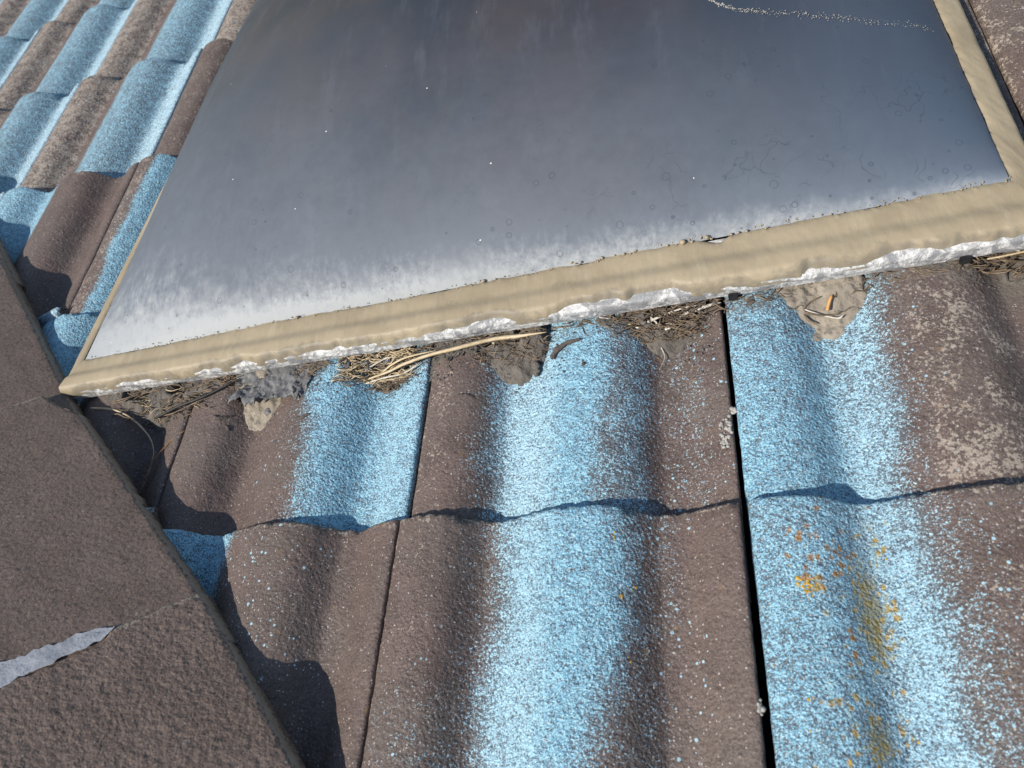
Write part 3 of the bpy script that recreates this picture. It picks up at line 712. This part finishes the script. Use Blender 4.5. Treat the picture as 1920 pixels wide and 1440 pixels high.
for i_, (x0, x1, d, lab) in enumerate(((-.292, -.258, .018, 'grey smear of dirt along the crest of the dark roll under the rail'), (-.150, -.118, .016, 'dark smear of dirt where the blue-right roll meets the rail'),
                                      (.004, .052, .026, 'crumbly dirt smear on the crest of the narrow brown roll'), (.176, .222, .016, 'grey smear beside the crest of the widest blue roll'), (.452, .520, .010, 'thin dirt line above the beige speckled roll'))):
    st = .0014; nx_ = int((x1 - x0 + .02) / st); V, F = [], []; ny_ = 26; xc = (x0 + x1) / 2; yr = .180 + .0346 * (xc + .48)
    for j in range(ny_ + 1):
        for i in range(nx_ + 1):
            x = x0 - .01 + (x1 - x0 + .02) * i / nx_; y = yr - d * 1.6 + (d * 1.6 + .02) * j / ny_
            cov = smooth(yr - d * 1.2, yr - d * .3, y) * (1 - smooth(.6, 1.1, abs(x - xc) / (x1 - x0) * 2)) + .75 * nz(x * 70, y * 70, i_ + 11)
            V.append((x - xc, y - yr, surf(x, y) - .0016 + .0030 * smooth(.25, .9, cov) + .0009 * nz(x * 160, y * 160, 2) - .03))
    F = [(j * (nx_ + 1) + i, j * (nx_ + 1) + i + 1, (j + 1) * (nx_ + 1) + i + 1, (j + 1) * (nx_ + 1) + i) for j in range(ny_) for i in range(nx_)]
    tag(mesh_obj('dirt_smear', V, F, M_MUDG, loc=(xc, yr, .03)), lab, 'dirt', 'dirt smears on the tile crests')

# lumps lying on the tiles
def worm(pts, r0, r1, mat, name, label, cat, seed=1):
    V, F = [], []; n = 22; k = 10; P = [Vector(p) for p in pts]
    def at(t):
        q = t * (len(P) - 1); i = min(int(q), len(P) - 2); return P[i].lerp(P[i + 1], q - i)
    o0 = P[0].copy()
    for i in range(n + 1):
        t = i / n; c_ = at(t); d = (at(min(1, t + .05)) - at(max(0, t - .05))).normalized(); s_ = d.cross(Vector((0, 0, 1))).normalized(); u_ = s_.cross(d)
        r = lerp(r0, r1, t) * (math.sin(math.pi * min(1, max(0.02, t * .96 + .02))) ** .35) * (1 + .3 * nz(t * 7, seed, 0))
        for j in range(k):
            an = 2 * math.pi * j / k; rr = r * (1 + .25 * nz(math.cos(an) * 2 + seed, math.sin(an) * 2, t * 6))
            V.append(tuple(c_ + s_ * math.cos(an) * rr + u_ * math.sin(an) * rr * .7 - o0))
    F = [(i * k + j, i * k + (j + 1) % k, (i + 1) * k + (j + 1) % k, (i + 1) * k + j) for i in range(n) for j in range(k)] + [tuple(range(k - 1, -1, -1)), tuple(n * k + j for j in range(k))]
    return tag(mesh_obj(name, V, F, mat, loc=tuple(o0)), label, cat)
def Z(x, y, d=0.0): return (x, y, surf(x, y) + d)
worm([Z(.134, .163, .002), Z(.139, .172, .002), Z(.150, .177, .002), Z(.165, .178, .002)], .0035, .0022, M_WORM, 'mud_lump', 'dark worm-shaped lump on the crest of the widest blue roll', 'lump', 1)
worm([Z(.040, .130, .001), Z(.050, .129, .001), Z(.063, .124, .001)], .0022, .0026, M_WORM, 'mud_lump', 'thin grey-brown lump lying across the narrow brown roll', 'lump', 2)
worm([Z(-.256, .137, .001), Z(-.250, .133, .001), Z(-.242, .136, .001), Z(-.236, .139, .001)], .0026, .0018, M_WORM, 'mud_lump', 'crooked dark lump on the dark roll under the skylight corner', 'lump', 3)
worm([Z(-.240, .126, .001), Z(-.236, .120, .001)], .002, .002, M_WORM, 'mud_lump', 'small reddish lump on the front of the dark left roll', 'lump', 4)
worm([Z(-.146, .122, .001), Z(-.138, .121, .001), Z(-.128, .125, .001)], .002, .0022, M_WORM, 'mud_lump', 'flat dark lump at the brown edge of the blue-right roll', 'lump', 5)
worm([Z(.166, .1495, .001), Z(.1695, .149, .001)], .0020, .0018, M_WORM, 'mud_lump', 'small dark pellet below the worm-shaped lump', 'lump', 6)
worm([Z(.322, .197, .001), Z(.329, .198, .001)], .0032, .0028, M_WORM, 'mud_lump', 'dark pellet on the blue roll right of the wide black gap', 'lump', 7)
worm([Z(.1155, .166, .006), Z(.1175, .157, .004), Z(.1165, .150, .002)], .0050, .0036, M_MUDG, 'mud_lump', 'grey clod at the tip of the dirt tongue beside the widest blue roll', 'lump', 8)
worm([Z(-.198, .150, .003), Z(-.197, .142, .003)], .0050, .0045, M_FLASH, 'pebble', 'dark grey pebble set in the tan mud', 'pebble', 9)
# whitish crusts at the wide gap
V, F = [], []
for cx, cy, rr, n_ in ((.2925, .075, .006, 26), (.2905, .060, .006, 30), (.3005, .089, .003, 10), (.2965, -.152, .003, 12), (.2955, -.149, .002, 6)):
    for i in range(n_):
        x, y = cx + rnd.gauss(0, rr * .45), cy + rnd.gauss(0, rr * .7)
        lump_mesh(V, F, (x - .293, y - .07, surf(min(x, .2975), y) + .0002 - .03), rnd.uniform(.0008, .0022), i, .35, 1)
tag(mesh_obj('crust_patch', V, F, M_CRUST, loc=(.293, .07, .03)), 'whitish crust on the tile edge along the wide black gap', 'crust', kind='stuff')
# raised golden lichen
V, F = [], []
for cx, cy, rr, n_, s_ in ((.342, -.070, .0050, 90, .0015), (.378, -.100, .003, 26, .0010), (.378, -.110, .003, 14, .001), (.366, -.168, .006, 90, .0015), (.356, -.049, .003, 10, .0010), (.345, -.030, .005, 10, .0009), (.352, -.026, .004, 8, .0009), (.376, -.07, .006, 60, .0010), (.384, -.05, .006, 24, .0010), (.374, -.15, .007, 30, .0011), (.352, -.045, .010, 22, .0010),
                           (.362, -.123, .003, 10, .0012), (.358, -.137, .004, 8, .001), (.352, -.150, .006, 10, .001), (.330, -.143, .002, 4, .001), (.208, -.121, .0012, 4, .001), (.1975, -.026, .002, 6, .0009), (.203, -.074, .001, 5, .001), (.213, -.068, .0012, 4, .001), (.380, -.17, .006, 22, .001), (.340, -.165, .006, 10, .0009)):
    for i in range(n_):
        x, y = cx + rnd.gauss(0, rr), cy + rnd.gauss(0, rr)
        lump_mesh(V, F, (x - .36, y + .1, surf(x, y) + .0002 - .03), s_ * rnd.uniform(.6, 1.25), i * 1.7, .55, 1)
tag(mesh_obj('lichen', V, F, M_LICH, loc=(.36, -.1, .03)), 'golden yellow lichen rosettes dotted over the blue tiles', 'lichen', kind='stuff')

# ------------------------------------------------------------------ straws and twigs
def blade_geo(V, F, pts, w0, w1, twist=0.0, thick=.0004, n=26, fold=.25):
    P = [Vector(p) for p in pts]
    def cr(t):
        q = t * (len(P) - 1); i = min(int(q), len(P) - 2); u = q - i
        p0, p1, p2, p3 = P[max(i - 1, 0)], P[i], P[i + 1], P[min(i + 2, len(P) - 1)]
        return .5 * ((2 * p1) + (p2 - p0) * u + (2 * p0 - 5 * p1 + 4 * p2 - p3) * u * u + (3 * p1 - p0 - 3 * p2 + p3) * u ** 3)
    b0 = len(V)
    for i in range(n + 1):
        t = i / n; c_ = cr(t); d = (cr(min(1, t + .02)) - cr(max(0, t - .02))); d = d.normalized() if d.length > 0 else Vector((1, 0, 0))
        s_ = d.cross(Vector((0, 0, 1))); s_ = s_.normalized() if s_.length > 1e-6 else Vector((1, 0, 0)); s_.rotate(Matrix.Rotation(twist * t + .3, 3, d)); u_ = s_.cross(d)
        w = lerp(w0, w1, t) * (1 - .8 * smooth(.8, 1, t)) * (.6 + .4 * smooth(0, .08, t))
        for a, h in ((-1, 0), (0, fold), (1, 0), (0, fold * -.2 - thick / max(w, 1e-5))):
            V.append(tuple(c_ + s_ * a * w + u_ * h * w))
    F += [(b0 + i * 4 + j, b0 + i * 4 + (j + 1) % 4, b0 + (i + 1) * 4 + (j + 1) % 4, b0 + (i + 1) * 4 + j) for i in range(n) for j in range(4)]
    F += [(b0 + 3, b0 + 2, b0 + 1, b0), (b0 + n * 4, b0 + n * 4 + 1, b0 + n * 4 + 2, b0 + n * 4 + 3)]
def blade(name, pts, w0, w1, mat, label, cat, twist=0.0, group='dry straws above the skylight', fold=.25):
    V, F = [], []; o0 = Vector(pts[0]); blade_geo(V, F, [Vector(p) - o0 for p in pts], w0, w1, twist, fold=fold)
    return tag(mesh_obj(name, V, F, mat, loc=tuple(o0)), label, cat, group)
blade('straw', [(-.074, .170, .024), (-.045, .172, .031), (-.026, .1745, .037), (.005, .178, .0425), (.033, .1795, .0455), (.072, .190, .0400), (.10, .1905, .0390), (.130, .190, .0405)], .0016, .0030, M_S1, 'longest pale straw arching over the brown roll beneath the rail', 'straw', .5)
blade('straw', [(-.082, .171, .020), (-.060, .176, .024), (-.045, .181, .030), (-.025, .185, .035), (.01, .186, .0385)], .0014, .0022, M_S1, 'pale straw just behind the longest one, left of the brown roll', 'straw', -.6)
blade('straw', [(-.079, .168, .019), (-.055, .169, .024), (-.03, .170, .027), (-.010, .176, .033)], .0010, .0012, M_S2, 'short bleached straw in front of the straw heap', 'straw', .4)
blade('straw', [(-.090, .177, .023), (-.065, .186, .029), (-.050, .190, .031), (-.035, .190, .028)], .0012, .0010, M_S2, 'bleached straw curling up at the back of the straw heap', 'straw', 1.0)
blade('straw', [(.183, .201, .0395), (.20, .199, .034), (.215, .1965, .027), (.226, .190, .020), (.234, .182, .0165), (.2405, .170, .0145), (.2415, .160, .0135), (.236, .149, .0125)], .0009, .0005, M_S2, 'thin pale straw curling round into the flat pan beside the wide gap', 'straw', .8)
blade('straw', [(.245, .187, .024), (.262, .196, .031), (.28, .2005, .034), (.299, .203, .0355)], .0030, .0014, M_S2, 'broad bleached leaf ending at the wide black gap', 'straw', .4)
blade('straw', [(.215, .192, .026), (.235, .197, .031), (.262, .2025, .035), (.285, .2035, .036)], .0022, .0012, M_S2, 'bleached leaf half hidden behind the broad one by the gap', 'straw', -.7)
blade('straw', [(.232, .199, .033), (.240, .192, .026), (.247, .186, .021)], .0012, .0010, M_S2, 'short white straw slanting down between the bleached leaves', 'straw', .2)
blade('straw', [(.203, .196, .031), (.225, .195, .028), (.25, .193, .026), (.283, .202, .034)], .0010, .0009, M_S1, 'thin yellow straw crossing the dark dirt by the gap', 'straw', .9)
blade('straw', [(.069, .192, .032), (.085, .194, .032), (.105, .196, .033), (.120, .197, .036)], .0020, .0016, M_S2, 'bleached flat straw behind the grey dirt tongue', 'straw', .3)
blade('straw', [(.064, .184, .024), (.08, .188, .027), (.10, .190, .030), (.118, .193, .035)], .0016, .0010, M_S2, 'bleached straw lying on the grey dirt tongue', 'straw', -.4)
blade('straw', [(.366, .213, .031), (.39, .214, .031), (.414, .2155, .034)], .0009, .0007, M_S4, 'fine orange straw along the rail above the tan mud', 'straw', .3)
blade('stem', [(.3895, .183, .0290), (.392, .190, .0310), (.3955, .1975, .0330)], .0019, .0017, M_S4, 'short orange stem stuck upright in the tan mud', 'stem', .1, fold=.6)
blade('straw', [(.350, .200, .0275), (.362, .192, .0265), (.378, .184, .0250), (.392, .180, .0250), (.401, .181, .027)], .0010, .0008, M_S3, 'brown straw pressed across the tan mud', 'straw', .6)
blade('straw', [(.352, .203, .0285), (.366, .190, .0255), (.375, .178, .0225), (.380, .174, .0215)], .0009, .0007, M_S3, 'brown straw running down the tan mud to its tip', 'straw', .3)
blade('straw', [(.368, .192, .0265), (.382, .1835, .025), (.397, .177, .0240), (.402, .178, .026)], .0009, .0009, M_S2, 'pale straw bit at the lower right of the tan mud', 'straw', .2)
blade('straw', [(.522, .214, .034), (.54, .2155, .034), (.565, .218, .035), (.585, .222, .037)], .0011, .0008, M_S1, 'straw poking out under the far right end of the rail', 'straw', .4)
blade('straw', [(.540, .230, .030), (.552, .222, .028), (.57, .219, .029), (.59, .226, .034)], .0012, .0009, M_S2, 'white straw curling under the right corner of the skylight', 'straw', .4)
blade('grass_blade', [(-.441, .163, .040), (-.410, .160, .036), (-.394, .155, .030), (-.385, .150, .027), (-.374, .143, .022), (-.352, .125, .020), (-.338, .108, .021), (-.329, .092, .024)], .0016, .0022, M_S1, 'dry grass blade bending over the shaded valley under the skylight corner', 'grass blade', .6)
blade('grass_blade', [(-.329, .095, .026), (-.3275, .083, .025), (-.331, .070, .021), (-.338, .054, .018), (-.345, .045, .018)], .0020, .0009, M_S3, 'brown grass blade hanging down into the dark valley beside the hip', 'grass blade', -.5)
blade('twig', [(-.352, .149, .024), (-.33, .150, .031), (-.306, .152, .0385), (-.285, .158, .0385), (-.269, .164, .0385), (-.252, .172, .0385), (-.235, .180, .0385)], .0019, .0015, M_S5, 'black twig slanting up to the skylight rail over the dark roll', 'twig', .3, fold=.9)
blade('twig', [(-.341, .150, .026), (-.320, .148, .031), (-.298, .150, .037), (-.270, .158, .040)], .0010, .0008, M_S3, 'thin brown twig just in front of the black one', 'twig', .3, fold=.9)
blade('stem', [(-.297, .126, .026), (-.312, .117, .024), (-.322, .106, .0225), (-.326, .095, .024), (-.332, .085, .021), (-.334, .074, .020), (-.337, .064, .018)], .0008, .0008, M_S6, 'rusty brown wiry stem hanging beside the grass blade', 'stem', 1.5, fold=.9)
# fine litter, too tangled to count
V, F = [], []
rnd = random.Random(21)
def litter(n, x0, x1, y0, y1, zf, lmax, w=.0005):
    for i in range(n):
        x, y = rnd.uniform(x0, x1), rnd.uniform(y0, y1); L = rnd.uniform(.3, 1) * lmax; an = rnd.gauss(.15, .7)
        z = max(surf(x, y) + .002, zf(x, y)) + rnd.uniform(0, .006); pts = []
        for k in range(4):
            q = k / 3 - .5; px_, py_ = x + math.cos(an) * L * q, y + math.sin(an) * L * q * .6 + .002 * math.sin(k * 2 + i)
            pts.append((px_, py_, min(.039, max(surf(px_, py_) + .001, z + rnd.uniform(-.003, .003)))))
        blade_geo(V, F, pts, w * rnd.uniform(.6, 1.8), w * rnd.uniform(.4, 1), rnd.uniform(-1, 1), n=6)
B = []
litter(150, -.100, -.020, .166, .200, lambda x, y: .013 + (y - .166) * .55, .035)
litter(10, -.37, -.27, .145, .180, lambda x, y: .016 + (y - .148) * .8, .035)
tag(mesh_obj('straw_litter', V, F, M_S1), 'tangle of fine pale straw and grass bits above the skylight', 'litter', kind='stuff')
V, F = [], []
for q_ in range(20):
    x_ = -.42 + q_ * .05; y_ = .180 + .0346 * (x_ + .48); litter(9, x_, x_ + .05, y_ - .012, y_ + .004, lambda x, y: .020, .028, .0006)
litter(90, -.26, -.12, .172, .190, lambda x, y: .02, .02)
litter(150, -.100, -.015, .160, .200, lambda x, y: .012 + (y - .166) * .5, .03)
litter(70, -.40, -.27, .145, .185, lambda x, y: .014 + (y - .148) * .8, .04, .0007)
litter(120, .060, .125, .168, .200, lambda x, y: .013 + (y - .152) * .55, .03)
litter(170, .195, .280, .178, .205, lambda x, y: .010 + (y - .168) * .75, .03)
litter(9, .335, .415, .180, .210, lambda x, y: .016 + (y - .166) * .42, .03)
litter(110, .500, .590, .208, .235, lambda x, y: .017 + (y - .205) * .5, .03, .0006)
tag(mesh_obj('leaf_litter', V, F, M_S3), 'dark brown chaff and rotted leaf bits packed under the skylight rail', 'litter', kind='stuff')
# loose grit on tiles and mud
V, F = [], []
for i in range(500):
    x = rnd.uniform(-.40, .56); y = rnd.gauss(.165, .012) + .03 * (x > .3)
    lump_mesh(V, F, (x, y, surf(x, y) + .0004), rnd.uniform(.0004, .0014), i, .7, 1)
tag(mesh_obj('grit', V, F, M_MUDG), 'fine dark grit scattered along the top of the tiles by the rail', 'grit', kind='stuff')
